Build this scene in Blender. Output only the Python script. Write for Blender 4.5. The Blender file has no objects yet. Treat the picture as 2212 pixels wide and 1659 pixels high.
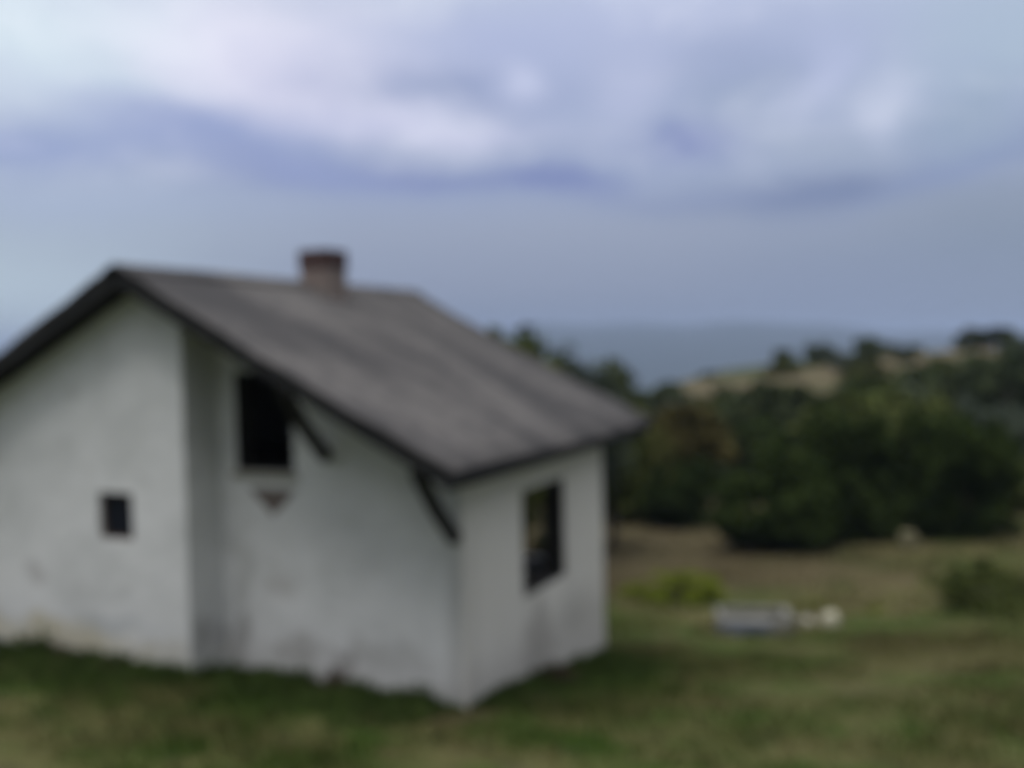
import bpy, bmesh, math, random
import numpy as np
from mathutils import Vector, Matrix

random.seed(7)
rng = np.random.default_rng(11)
scene = bpy.context.scene
C = scene.collection
R = math.radians

# ------------------------------------------------------------------ camera
EYE = Vector((0, 0, 3.4))
YAW, ROLL, F, HOR = R(24.608), R(1.214), 2103.4, 753.9        # fitted to the house (picture 2212 x 1659)
PITCH = math.atan((HOR - 829.5) / F)
fw = Vector((-math.sin(YAW) * math.cos(PITCH), math.cos(YAW) * math.cos(PITCH), math.sin(PITCH)))
rt0 = Vector((math.cos(YAW), math.sin(YAW), 0))
up0 = rt0.cross(fw)
rt = rt0 * math.cos(ROLL) - up0 * math.sin(ROLL)
up = up0 * math.cos(ROLL) + rt0 * math.sin(ROLL)
cd = bpy.data.cameras.new("camera")
cam = bpy.data.objects.new("camera", cd)
C.objects.link(cam)
m = Matrix((rt, up, -fw)).transposed().to_4x4()
m.translation = EYE
cam.matrix_world = m
cd.sensor_width = 36
cd.lens = F / 2212 * 36
cd.clip_start, cd.clip_end = 0.05, 20000
cd.dof.use_dof = True                       # the phone's lens was focused far too near
cd.dof.focus_distance = 0.5
cd.dof.aperture_fstop = 3.5
scene.camera = cam
scene.render.resolution_x, scene.render.resolution_y = 1024, 768

scene.view_settings.view_transform = 'Standard'
scene.view_settings.look = 'None'
scene.view_settings.gamma = 1
scene.view_settings.exposure = 0.25
scene.cycles.max_bounces = 6
scene.cycles.diffuse_bounces = 4
scene.cycles.volume_bounces = 0
scene.cycles.use_denoising = True
scene.cycles.sample_clamp_indirect = 4


def px_dir(x, y):
    return (fw + rt * ((x - 1106) / F) - up * ((y - 829.5) / F)).normalized()


def az_el(x, y):
    d = px_dir(x, y)
    a = math.atan2(d.dot(rt0), d.dot(Vector((-math.sin(YAW), math.cos(YAW), 0))))
    return a, math.asin(d.z)


def lin(c):
    return tuple(((v / 255) / 12.92 if v / 255 <= 0.04045 else ((v / 255 + 0.055) / 1.055) ** 2.4) for v in c)


# ------------------------------------------------------------------ sun
SUN_EL, SUN_AZ = R(72), R(186)              # azimuth from +Y clockwise
sd = bpy.data.lights.new("sun", 'SUN')
sd.energy = 1.4
sd.angle = R(28)
sd.color = (1.0, 0.97, 0.93)
so = bpy.data.objects.new("sun", sd)
C.objects.link(so)
sv = Vector((math.sin(SUN_AZ) * math.cos(SUN_EL), math.cos(SUN_AZ) * math.cos(SUN_EL), math.sin(SUN_EL)))
so.rotation_euler = sv.to_track_quat('Z', 'Y').to_euler()
so.location = (0, -5, 20)

# ------------------------------------------------------------------ world: Nishita sky under a cloud layer
world = bpy.data.worlds.new("World")
scene.world = world
world.use_nodes = True
nt = world.node_tree
nt.nodes.clear()


class NG:
    """short-hand for building node trees"""
    def __init__(self, nt):
        self.nt = nt

    def n(self, t, **kw):
        nd = self.nt.nodes.new(t)
        for k, v in kw.items():
            setattr(nd, k, v)
        return nd

    def put(self, sock, v):
        if isinstance(v, bpy.types.NodeSocket):
            self.nt.links.new(v, sock)
        elif isinstance(v, (tuple, list)) and len(v) == 3 and sock.type == 'RGBA':
            sock.default_value = (*v, 1)
        else:
            sock.default_value = v

    def math(self, op, a, b=None, c=None, clamp=False):
        nd = self.n('ShaderNodeMath', operation=op, use_clamp=clamp)
        for i, v in enumerate((a, b, c)):
            if v is not None:
                self.put(nd.inputs[i], v)
        return nd.outputs[0]

    def vmath(self, op, a, b=None):
        nd = self.n('ShaderNodeVectorMath', operation=op)
        self.put(nd.inputs[0], a)
        if b is not None:
            self.put(nd.inputs[1], b)
        return nd.outputs['Value'] if op in ('DOT_PRODUCT', 'LENGTH') else nd.outputs[0]

    def mix(self, fac, a, b, mode='MIX'):
        nd = self.n('ShaderNodeMix', data_type='RGBA', blend_type=mode)
        nd.clamp_factor = True
        self.put(nd.inputs[0], fac)
        self.put(nd.inputs[6], a)
        self.put(nd.inputs[7], b)
        return nd.outputs[2]

    def noise(self, vec, scale, detail=4, rough=0.55, dist=0.0, out=0):
        nd = self.n('ShaderNodeTexNoise')
        if vec is not None:
            self.put(nd.inputs['Vector'], vec)
        nd.inputs['Scale'].default_value = scale
        nd.inputs['Detail'].default_value = detail
        nd.inputs['Roughness'].default_value = rough
        nd.inputs['Distortion'].default_value = dist
        return nd.outputs[out]

    def ramp(self, fac, stops):
        nd = self.n('ShaderNodeValToRGB')
        e = nd.color_ramp.elements
        e[0].position, e[0].color = stops[0][0], (*stops[0][1], 1)
        e[1].position, e[1].color = stops[1][0], (*stops[1][1], 1)
        for p, c in stops[2:]:
            k = e.new(p)
            k.color = (*c, 1)
        self.put(nd.inputs[0], fac)
        return nd.outputs[0]

    def mrange(self, v, a, b, c=0.0, d=1.0, smooth=True):
        nd = self.n('ShaderNodeMapRange', interpolation_type='SMOOTHSTEP' if smooth else 'LINEAR')
        for i, x in enumerate((v, a, b, c, d)):
            self.put(nd.inputs[i], x)
        return nd.outputs[0]


g = NG(nt)
tc = g.n('ShaderNodeTexCoord').outputs['Generated']
d = g.vmath('NORMALIZE', tc)
hd = Vector((-math.sin(YAW), math.cos(YAW), 0))
sepz = g.n('ShaderNodeSeparateXYZ')
g.put(sepz.inputs[0], d)
el0 = g.math('ARCSINE', sepz.outputs[2])
az0 = g.math('ARCTAN2', g.vmath('DOT_PRODUCT', d, tuple(rt0)), g.vmath('DOT_PRODUCT', d, tuple(hd)))
warp = g.n('ShaderNodeSeparateXYZ')
g.put(warp.inputs[0], g.noise(g.vmath('MULTIPLY', d, (1, 1, 1.8)), 8.0, 4, 0.55, 0, 1))
az = g.math('ADD', az0, g.math('MULTIPLY', g.math('SUBTRACT', warp.outputs[0], 0.5), 0.11))
el = g.math('ADD', el0, g.math('MULTIPLY', g.math('SUBTRACT', warp.outputs[1], 0.5), 0.045))
e_of = lambda y: az_el(1106, y)[1]
lo, hi = -0.1, 0.7
pos = lambda y: (e_of(y) - lo) / (hi - lo)
base = g.mix(1.0, (.86, .86, .86), g.ramp(g.mrange(el0, lo, hi, 0, 1, False), [
    (pos(830), lin((88, 106, 134))), (1.0, lin((206, 212, 226))),
    (pos(740), lin((108, 122, 148))), (pos(620), lin((140, 149, 172))), (pos(500), lin((153, 162, 184))),
    (pos(400), lin((156, 168, 196))), (pos(200), lin((172, 184, 212))), (pos(0), lin((188, 200, 222)))]), 'MULTIPLY')
col = base
# broad cloud masses: (x, y, half-width, half-height, tilt, colour, strength)
BL = [
    (0, 640, 470, 210, 0, (188, 204, 216), .95),
    (100, 430, 420, 70, 0, (172, 186, 214), .55),
    (2250, 560, 420, 200, 0, (128, 142, 160), .8),
    (1850, 620, 420, 110, 0, (130, 142, 170), .6),
    (420, 100, 600, 165, 0, (240, 238, 254), 1.0),
    (60, 60, 300, 190, 0, (222, 238, 246), .9),
    (700, 210, 330, 90, .1, (226, 224, 246), .8),
    (250, 170, 90, 60, .2, (204, 222, 234), .55),
    (40, 318, 380, 52, -.10, (152, 166, 206), 1.0),
    (430, 275, 300, 60, .12, (154, 167, 208), 1.0),
    (1450, 40, 420, 110, 0, (198, 206, 234), .9),
    (1100, 110, 360, 130, 0, (180, 189, 222), .85),
    (980, 205, 330, 62, .04, (154, 165, 200), .95),
    (1110, 185, 65, 45, 0, (206, 212, 238), .9),
    (900, 288, 360, 36, .06, (208, 210, 236), .95),
    (1560, 130, 300, 110, 0, (166, 176, 208), .85),
    (1300, 330, 420, 40, .02, (168, 178, 206), .7),
    (880, 385, 420, 40, .05, (132, 144, 187), 1.0),
    (1220, 388, 150, 34, .1, (124, 136, 184), 1.0),
    (640, 350, 260, 38, .22, (146, 158, 200), .9),
    (1640, 210, 220, 110, 0, (152, 166, 194), .7),
    (1765, 150, 80, 90, 0, (190, 198, 228), .8),
    (1915, 215, 60, 95, .1, (200, 207, 230), 1.0),
    (1820, 320, 220, 45, .1, (164, 176, 198), .7),
    (1760, 412, 230, 52, -.05, (120, 133, 168), 1.0),
    (1500, 430, 220, 24, 0, (134, 146, 182), .5),
    (2100, 350, 200, 40, -.25, (134, 148, 186), .8),
    (2150, 90, 200, 130, 0, (178, 196, 212), .8),
    (2120, 250, 120, 80, 0, (150, 168, 190), .6),
    (1370, 190, 90, 110, -.3, (194, 200, 228), .6),
    (1500, 298, 120, 50, 0, (124, 137, 186), 1.0),
]
for (x, y, hw, hh, tilt, c, s) in BL:
    a0, e0 = az_el(x, y)
    sa, se = hw / F * 0.75, hh / F * 0.75
    u_ = g.math('SUBTRACT', az, a0)
    v_ = g.math('SUBTRACT', el, e0)
    if tilt:
        v_ = g.math('ADD', v_, g.math('MULTIPLY', u_, tilt))
    u_ = g.math('MULTIPLY', u_, 1 / sa)
    v_ = g.math('MULTIPLY', v_, 1 / se)
    r2 = g.math('ADD', g.math('MULTIPLY', u_, u_), g.math('MULTIPLY', v_, v_))
    w = g.math('MULTIPLY', g.math('EXPONENT', g.math('MULTIPLY', r2, -0.8)), s)
    col = g.mix(w, col, tuple(k * .86 for k in lin(c)))
# cloud billows, only above the low haze
bn = g.noise(g.vmath('MULTIPLY', d, (1, 1, 2.2)), 7.0, 6, 0.6, 0.3)
bw = g.mrange(el0, e_of(480), e_of(300), 0.0, 1.0)
col = g.mix(g.math('MULTIPLY', g.mrange(bn, 0.40, 0.7, 0, 0.14), bw), col, lin((150, 162, 200)))
col = g.mix(g.math('MULTIPLY', g.mrange(bn, 0.55, 0.25, 0, 0.25), bw), col, lin((236, 238, 248)))
# the rest of the overcast dome: bright broken cloud overhead and behind the viewer
back = g.mrange(g.vmath('DOT_PRODUCT', d, tuple(hd)), 0.55, -0.3, 0, 1)
zen = g.mrange(el0, 0.5, 1.0, 0, 1)
other = g.math('MAXIMUM', back, zen)
dome = g.ramp(g.noise(d, 2.6, 5, 0.55, 0.3), [(0.32, (0.50, 0.55, 0.66)), (0.68, (1.05, 1.08, 1.12))])
dome = g.mix(1.0, dome, g.ramp(g.mrange(el0, 0.0, 1.3, 0, 1, False), [(0.0, (.12, .125, .125)), (1.0, (1.75, 1.70, 1.62)), (.35, (.30, .30, .30)), (.62, (1.15, 1.13, 1.09))]), 'MULTIPLY')
col = g.mix(other, col, dome)
sky = g.n('ShaderNodeTexSky', sky_type='NISHITA')
sky.sun_disc = False
sky.sun_elevation = SUN_EL
sky.sun_rotation = SUN_AZ
cl10 = g.mix(1.0, col, (10.0, 10.0, 10.0), 'MULTIPLY')
fin = g.mix(0.96, sky.outputs[0], cl10)
bg = g.n('ShaderNodeBackground')
g.put(bg.inputs[0], fin)
bg.inputs[1].default_value = 0.1
wo = g.n('ShaderNodeOutputWorld')
nt.links.new(bg.outputs[0], wo.inputs[0])


# ------------------------------------------------------------------ helpers
def tag(o, label=None, cat=None, group=None, kind=None):
    for k, v in (('label', label), ('category', cat), ('group', group), ('kind', kind)):
        if v:
            o[k] = v
    return o


def empty(name, loc, rz=0):
    o = bpy.data.objects.new(name, None)
    o.empty_display_size = 0.3
    o.location = loc
    o.rotation_euler = (0, 0, rz)
    C.objects.link(o)
    return o


def link(name, me, mat, parent=None):
    o = bpy.data.objects.new(name, me)
    if mat:
        me.materials.append(mat)
    C.objects.link(o)
    if parent:
        o.parent = parent
    return o


def np_mesh(name, verts, faces, smooth=False):
    """verts (n,3), faces (m,k) arrays"""
    me = bpy.data.meshes.new(name)
    verts = np.ascontiguousarray(verts, dtype=np.float32)
    faces = np.ascontiguousarray(faces, dtype=np.int32)
    mcount, k = faces.shape
    me.vertices.add(len(verts))
    me.vertices.foreach_set('co', verts.ravel())
    me.loops.add(mcount * k)
    me.loops.foreach_set('vertex_index', faces.ravel())
    me.polygons.add(mcount)
    me.polygons.foreach_set('loop_start', np.arange(0, mcount * k, k, dtype=np.int32))
    me.polygons.foreach_set('loop_total', np.full(mcount, k, dtype=np.int32))
    me.update(calc_edges=True)
    if smooth:
        me.shade_smooth()
    return me


def bm_mesh(name, bm, bevel=0.0, smooth=False):
    if bevel:
        bmesh.ops.bevel(bm, geom=list(bm.edges), offset=bevel, segments=2, affect='EDGES', profile=0.6)
    bmesh.ops.recalc_face_normals(bm, faces=list(bm.faces))
    me = bpy.data.meshes.new(name)
    bm.to_mesh(me)
    bm.free()
    if smooth:
        me.shade_smooth()
    return me


def add_box(bm, lo_, hi_):
    vs = [bm.verts.new((x, y, z)) for x in (lo_[0], hi_[0]) for y in (lo_[1], hi_[1]) for z in (lo_[2], hi_[2])]
    for f in ((0, 1, 3, 2), (4, 6, 7, 5), (0, 4, 5, 1), (2, 3, 7, 6), (0, 2, 6, 4), (1, 5, 7, 3)):
        bm.faces.new([vs[i] for i in f])


def add_bar(bm, a, b, w, h, side=Vector((1, 0, 0))):
    """a straight timber from a to b, w across `side`, h across the third axis"""
    a, b = Vector(a), Vector(b)
    t = (b - a).normalized()
    s = (side - t * side.dot(t)).normalized()
    n = t.cross(s)
    vs = []
    for p in (a, b):
        for i, j in ((-1, -1), (1, -1), (1, 1), (-1, 1)):
            vs.append(bm.verts.new(p + s * (i * w / 2) + n * (j * h / 2)))
    for f in ((0, 1, 2, 3), (7, 6, 5, 4), (0, 4, 5, 1), (1, 5, 6, 2), (2, 6, 7, 3), (3, 7, 4, 0)):
        bm.faces.new([vs[i] for i in f])


def tube(bm, pts, rads, seg=7):
    rings = []
    for i, p in enumerate(pts):
        p = Vector(p)
        t = (Vector(pts[min(i + 1, len(pts) - 1)]) - Vector(pts[max(i - 1, 0)])).normalized()
        s = t.orthogonal().normalized()
        n = t.cross(s)
        rings.append([bm.verts.new(p + (s * math.cos(k * 2 * math.pi / seg) + n * math.sin(k * 2 * math.pi / seg)) * rads[i]) for k in range(seg)])
    for a, b in zip(rings, rings[1:]):
        for k in range(seg):
            bm.faces.new((a[k], a[(k + 1) % seg], b[(k + 1) % seg], b[k]))
    bm.faces.new(rings[-1])


def material(name, rough=0.9, spec=0.2):
    mt = bpy.data.materials.new(name)
    mt.use_nodes = True
    q = NG(mt.node_tree)
    b = mt.node_tree.nodes['Principled BSDF']
    b.inputs['Roughness'].default_value = rough
    b.inputs['Specular IOR Level'].default_value = spec
    tcn = q.n('ShaderNodeTexCoord')
    return mt, q, b, tcn.outputs['Object']


def bump(q, b, h, strength=0.4, dist=0.02):
    nd = q.n('ShaderNodeBump')
    nd.inputs['Strength'].default_value = strength
    nd.inputs['Distance'].default_value = dist
    q.put(nd.inputs['Height'], h)
    q.nt.links.new(nd.outputs[0], b.inputs['Normal'])


def simple_mat(name, c1, c2, scale=6, rough=0.9, bmp=0.3, stretch=None):
    mt, q, b, co = material(name, rough)
    if stretch:
        mp = q.n('ShaderNodeMapping')
        q.put(mp.inputs[0], co)
        mp.inputs['Scale'].default_value = stretch
        co = mp.outputs[0]
    nz = q.noise(co, scale, 6, 0.6)
    q.put(b.inputs['Base Color'], q.ramp(nz, [(0.3, c1), (0.7, c2)]))
    bump(q, b, q.noise(co, scale * 5, 4), bmp, 0.01)
    return mt


# view-frame coordinates of the terrain: v forward along the heading, u to the right
def xy(v, u):
    return (-math.sin(YAW) * v + math.cos(YAW) * u, math.cos(YAW) * v + math.sin(YAW) * u)


RU = [-400, -100, -40, 0, 8, 10.5, 13.3, 17, 23, 30.7, 43, 60, 100, 400]
RZ = [-16, -12, -9.5, -7.6, -6.4, -5.0, -3.4, -2.3, -1.6, -1.2, -0.45, 0.8, 3, 8]


def sstep(a, b, x):
    t = np.clip((x - a) / (b - a), 0, 1)
    return t * t * (3 - 2 * t)


def wob(x, y, s):
    return (np.sin(x * 1.3 / s + 1.7 * np.sin(y * .7 / s)) + np.sin(y * 1.1 / s + 2.1 + 1.3 * np.sin(x * .9 / s)) + .5 * np.sin((x + y) * 2.3 / s)) / 2.5


def ground_z(v, u):
    """height above the base of the house's near corner"""
    v = np.asarray(v, float)
    u = np.asarray(u, float)
    near = np.where(v < 17, -1.70 - .189 * v, -1.66 - .189 * 17 - .042 * (np.minimum(v, 34) - 17))
    near = np.where(v < -2, -1.66 + .189 * 2 - .05 * (v + 2), near)
    near = near + .08 * np.clip(-u - .5, 0, 14) * sstep(-3, 4, v) * (1 - sstep(16, 28, v)) + .05 * np.clip(u - 4, 0, 20) * sstep(5, 18, v)
    near = near + .05 * wob(u, v, 1.9) * sstep(1, 3, np.abs(v) + .5)
    ridge = np.interp(u * 80 / np.maximum(v, 60), RU, RZ)
    z = near + (ridge - near) * sstep(34, 80, v)
    z = z + .35 * wob(u, v, 9) * sstep(34, 50, v) * (1 - sstep(72, 80, v))
    z = z + (-75 - z) * sstep(82, 420, v)
    # far mountains
    azm = u / np.maximum(v, 1)
    crest = 10 + 62 * np.exp(-((azm - .15) / .24) ** 2) + 6 * np.sin(azm * 23 + 1) + 3.5 * np.sin(azm * 61) + 30 * np.exp(-((azm + .9) / .4) ** 2)
    z = z + (crest + 75) * sstep(1500, 3000, v) * (1 - .35 * sstep(3050, 4300, v))
    z = z + 7 * wob(u, v, 140) * sstep(1500, 2200, v)
    return z + 3.4


def gz(v, u):
    return float(ground_z(v, u))


def at(x, v, dz=0.0):
    u = (x - 1106) / F * v
    X, Y = xy(v, u)
    return Vector((X, Y, gz(v, u) + dz))


# ------------------------------------------------------------------ ground
def ground_colour(q, b, pos, blades=False):
    """patches of green turf, straw and bare soil, the same over sheet and blades"""
    sp = q.n('ShaderNodeSeparateXYZ')
    q.put(sp.inputs[0], pos)
    v = q.vmath('DOT_PRODUCT', pos, (-math.sin(YAW), math.cos(YAW), 0))
    flat = q.vmath('MULTIPLY', pos, (1, 1, 0.0))
    n1 = q.noise(flat, 0.42, 5, 0.6, 0.4)
    n2 = q.noise(flat, 1.3, 5, 0.65, 0.8)
    n3 = q.noise(flat, 9, 4, 0.7)
    k = 1.15 if blades else .95
    grn = q.mix(n3, tuple(k * c for c in (.022, .046, .006)), tuple(k * c for c in (.062, .100, .018)))
    olive = q.mix(n3, tuple(k * c for c in (.060, .060, .020)), tuple(k * c for c in (.150, .140, .058)))
    soil = q.mix(n3, tuple(k * c for c in (.055, .042, .022)), tuple(k * c for c in (.135, .105, .062)))
    near = q.mix(q.mrange(q.math('ADD', q.math('MULTIPLY', n2, .6), q.math('MULTIPLY', n1, .4)), .41, .57), grn, olive)
    near = q.mix(q.mrange(n1, .58, .68), near, soil)
    near = q.mix(q.mrange(q.noise(flat, 2.6, 3, .6, .5), .56, .70, 0, .65), near, (.020, .032, .010))
    # away from the house the field turns to dry straw
    u = q.vmath('DOT_PRODUCT', pos, (math.cos(YAW), math.sin(YAW), 0))
    dry = q.mix(q.mrange(n2, .50, .66, 0, .8), olive, soil)
    dry = q.mix(q.mrange(n1, .46, .60, 0, .75), dry, grn)
    t = q.mrange(q.math('ADD', q.math('ADD', v, q.math('MAXIMUM', q.math('MULTIPLY', q.math('SUBTRACT', u, .8), 1.1), 0.0)), q.math('MULTIPLY', n2, 7)), 13.2, 18.5)
    c = q.mix(t, near, dry)
    t2 = q.math('MULTIPLY', q.mrange(v, 17.8, 20.5, 0, .8), q.mrange(q.math('ADD', u, q.math('MULTIPLY', n1, 3)), 11, 8, .25, 1))
    c = q.mix(t2, c, soil)
    n4 = q.noise(flat, .09, 5, 0.65, 0.5)
    hillc = q.mix(q.mrange(n4, .40, .60), (.048, .060, .022), (.125, .100, .060))
    c = q.mix(q.mrange(v, 36, 50), c, hillc)
    c = q.mix(q.mrange(v, 300, 900), c, q.mix(q.noise(flat, .004, 6, .6), (.018, .030, .026), (.040, .052, .038)))
    q.put(b.inputs['Base Color'], c)
    return n3


mg, q, b, co = material("field_soil", 1.0, 0.1)
gp = q.n('ShaderNodeNewGeometry').outputs['Position']
n3 = ground_colour(q, b, gp)
bump(q, b, n3, 0.6, 0.05)

vs_ = np.concatenate([np.linspace(-60, -4, 14), np.linspace(-3, 36, 118), np.geomspace(37, 5000, 110)])
ss_ = np.linspace(-1, 1, 181)
ss_ = np.sign(ss_) * np.abs(ss_) ** 1.15
VV, SS = np.meshgrid(vs_, ss_, indexing='ij')
UU = SS * (30 + 1.1 * np.abs(VV))
ZZ = ground_z(VV, UU)
XX = -math.sin(YAW) * VV + math.cos(YAW) * UU
YY = math.cos(YAW) * VV + math.sin(YAW) * UU
nv, nu = VV.shape
idx = np.arange(nv * nu).reshape(nv, nu)
fc = np.stack([idx[:-1, :-1], idx[:-1, 1:], idx[1:, 1:], idx[1:, :-1]], -1).reshape(-1, 4)
gr = link("ground", np_mesh("ground", np.stack([XX, YY, ZZ], -1).reshape(-1, 3), fc, True), mg)
tag(gr, 'rough sloping meadow of mixed green turf and dry straw with a scrubby hill and blue mountains beyond', 'ground', kind='structure')

# ------------------------------------------------------------------ house
CX, CY, YB = -4.291, 8.163, 12.181
FX, FY = -7.195, 7.621
LX = -11.1
YV, YE = 7.28, 13.22                      # front and rear verge
EX, EZ, RX, RZ_ = -3.904, 2.361, -7.698, 4.319
SR = (RZ_ - EZ) / (EX - RX)
SL = 0.481
LEX = -11.5
T = 0.26                                   # wall thickness
UNDER = 0.19                               # roof depth below its upper surface


def roof_z(x):
    return RZ_ - (SR * (x - RX) if x > RX else SL * (RX - x))


house = empty("house", (-7.7, 9.7, 0))
tag(house, 'small derelict whitewashed house with grey sheet roof, brick chimney and empty dark windows', 'house')
HO = Vector(house.location)


def hlink(name, me, mat, parent=None):
    """meshes are modelled in world space; the house empty carries the offset"""
    me.transform(Matrix.Translation(-HO))
    o = link(name, me, mat, parent or house)
    return o


def wall(bm, axis, c0, c1, xs, holes, zb, ztop, inward):
    """wall between xs[0] and xs[-1] along the other axis; outer face at c0, inner at c1"""
    hx = sorted(set([round(v, 4) for v in xs] + [round(v, 4) for h in holes for v in h[:2]]))
    rows = sorted(set([round(v, 4) for h in holes for v in h[2:]]))
    lines = [zb] + rows

    def pt(s, c, z):
        return (s, c, z) if axis == 'x' else (c, s, z)

    def zz(s, r):
        return ztop(s) if r == len(lines) else min(lines[r], ztop(s))
    for i in range(len(hx) - 1):
        a, e = hx[i], hx[i + 1]
        for r in range(len(lines)):
            mid = ((a + e) / 2, (lines[r] + (lines[r + 1] if r + 1 < len(lines) else 99)) / 2)
            if any(h[0] < mid[0] < h[1] and h[2] < mid[1] < h[3] for h in holes):
                continue
            for c in (c0, c1):
                bm.faces.new([bm.verts.new(pt(*p)) for p in ((a, c, zz(a, r)), (e, c, zz(e, r)), (e, c, zz(e, r + 1)), (a, c, zz(a, r + 1)))])
        bm.faces.new([bm.verts.new(pt(*p)) for p in ((a, c0, ztop(a)), (e, c0, ztop(e)), (e, c1, ztop(e)), (a, c1, ztop(a)))])
    for (a, e, z0, z1) in holes:
        for p in (((a, c0, z0), (e, c0, z0), (e, c1, z0), (a, c1, z0)), ((a, c0, z1), (e, c0, z1), (e, c1, z1), (a, c1, z1)),
                  ((a, c0, z0), (a, c0, z1), (a, c1, z1), (a, c1, z0)), ((e, c0, z0), (e, c0, z1), (e, c1, z1), (e, c1, z0))):
            bm.faces.new([bm.verts.new(pt(*k)) for k in p])
    for s in (hx[0], hx[-1]):
        bm.faces.new([bm.verts.new(pt(*k)) for k in ((s, c0, zb), (s, c0, ztop(s)), (s, c1, ztop(s)), (s, c1, zb))])


under = lambda x: roof_z(x) - UNDER
W_SMALL = (-8.42, -7.93, 1.45, 1.96)
W_TALL = (-6.98, -6.23, 2.17, 3.22)
W_SIDE = (9.56, 10.80, .68, 1.86)          # along y
W_BACK = (-5.95, -5.02, .60, 1.62)
wb = bmesh.new()
wall(wb, 'x', FY, FY + T, [LX, RX, FX], [W_SMALL], -1.2, under, 1)
wall(wb, 'y', FX - .002, FX - T, [FY + T, CY + T], [], -1.2, lambda y: under(FX), 1)
wall(wb, 'x', CY, CY + T, [FX - .004, CX], [W_TALL], -1.2, under, 1)
wall(wb, 'y', CX, CX - T, [CY + T, YB], [W_SIDE], -1.8, lambda y: under(CX), 1)
wall(wb, 'x', YB - .002, YB - T, [LX + T, RX, CX - T], [W_BACK], -1.8, under, 1)
wall(wb, 'y', LX, LX + T, [FY + T, YB], [], -1.8, lambda y: under(LX + T), 1)
bmesh.ops.remove_doubles(wb, verts=list(wb.verts), dist=0.0005)

# whitewashed plaster: grime near the ground, fallen plaster under the tall window, streaks
mp_, q, b, co = material("whitewash_plaster", 0.95, 0.15)
P = q.n('ShaderNodeNewGeometry').outputs['Position']
s3 = q.n('ShaderNodeSeparateXYZ')
q.put(s3.inputs[0], P)
X_, Y_, Z_ = s3.outputs
nA = q.noise(P, 1.1, 6, .6, .5)
nB = q.noise(P, 4.5, 6, .65)
nC = q.noise(P, 22, 4, .6)
colr = q.mix(q.mrange(nA, .3, .7), (.62, .625, .62), (.765, .765, .765))
colr = q.mix(q.mrange(nB, .58, .78, 0, .5), colr, (.36, .35, .32))
# side wall is a little yellower
side = q.mrange(X_, CX - .03, CX - .01, 0, 1)
colr = q.mix(q.math('MULTIPLY', side, .75), colr, (.76, .71, .635))


nW = q.n('ShaderNodeSeparateXYZ')
q.put(nW.inputs[0], q.noise(P, 2.3, 3, .6, 0, 1))


def spot(cx, cz, rx, rz, amp=1.0, src='x', lo_=None):
    a = q.math('ADD', X_ if src == 'x' else Y_, q.math('MULTIPLY', q.math('SUBTRACT', nW.outputs[0], .5), .9))
    c = q.math('ADD', Z_, q.math('MULTIPLY', q.math('SUBTRACT', nW.outputs[1], .5), .6))
    a = q.math('DIVIDE', q.math('SUBTRACT', a, cx), rx)
    c = q.math('DIVIDE', q.math('SUBTRACT', c, cz), rz)
    r = q.math('ADD', q.math('MULTIPLY', a, a), q.math('MULTIPLY', c, c))
    r = q.math('ADD', r, q.math('MULTIPLY', q.math('SUBTRACT', nB, .5), 1.8))
    return q.mrange(r, 1.25, .05, 0, amp)


for (cx, cz, rx, rz, amp, cc) in (
        (-7.02, .42, .20, .26, .5, (.20, .19, .18)), (-6.25, .34, .32, .26, .45, (.24, .22, .20)), (-5.75, .22, .22, .18, .5, (.16, .14, .13)),
        (-5.2, .35, .6, .18, .35, (.32, .31, .29)), (-6.95, 1.05, .12, .6, .25, (.30, .30, .28)), (-6.45, 1.0, .18, .2, .3, (.32, .29, .26)),
        (-9.45, 1.0, .16, .14, .45, (.28, .26, .25)), (-8.3, .52, .8, .10, .35, (.30, .33, .34)), (-9.2, .30, 1.4, .22, .75, (.50, .45, .31)),
        (-7.6, .25, .5, .2, .5, (.42, .39, .30)), (-9.7, 1.6, .5, .5, .12, (.36, .38, .37))):
    front = q.math('LESS_THAN', Y_, CY + .02)
    front = q.math('MULTIPLY', front, q.math('LESS_THAN', X_, CX - .02))
    colr = q.mix(q.math('MULTIPLY', spot(cx, cz, rx, rz, amp), front), colr, cc)
for (cy_, cz, ry, rz, amp, cc) in ((9.95, .15, .5, .55, .5, (.27, .245, .225)), (8.2, 1.1, .10, 1.5, .0, (.3, .3, .3)), (11.0, .2, .6, .3, .25, (.30, .29, .27)), (10.9, 1.1, .25, .8, .15, (.36, .34, .33))):
    if amp:
        colr = q.mix(q.math('MULTIPLY', spot(cy_, cz, ry, rz, amp, 'y'), side), colr, cc)
foot = q.math('SUBTRACT', Z_, q.math('MULTIPLY', q.math('SUBTRACT', nW.outputs[0], .5), .5))
foot = q.mrange(foot, q.math('MULTIPLY', q.mrange(X_, -7.2, -7.19, 0, 1), .52), -.05, 0, .38)
colr = q.mix(foot, colr, (.30, .28, .245))
# rust-brown streak running down beside the near corner
st = q.math('ABSOLUTE', q.math('SUBTRACT', q.math('ADD', X_, q.math('MULTIPLY', nA, .06)), CX - .055))
st = q.math('MULTIPLY', q.mrange(st, .15, .01, 0, .30), q.mrange(Z_, 1.75, 1.2))
colr = q.mix(q.math('MULTIPLY', st, q.math('LESS_THAN', Y_, CY + .3)), colr, (.22, .20, .185))
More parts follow.
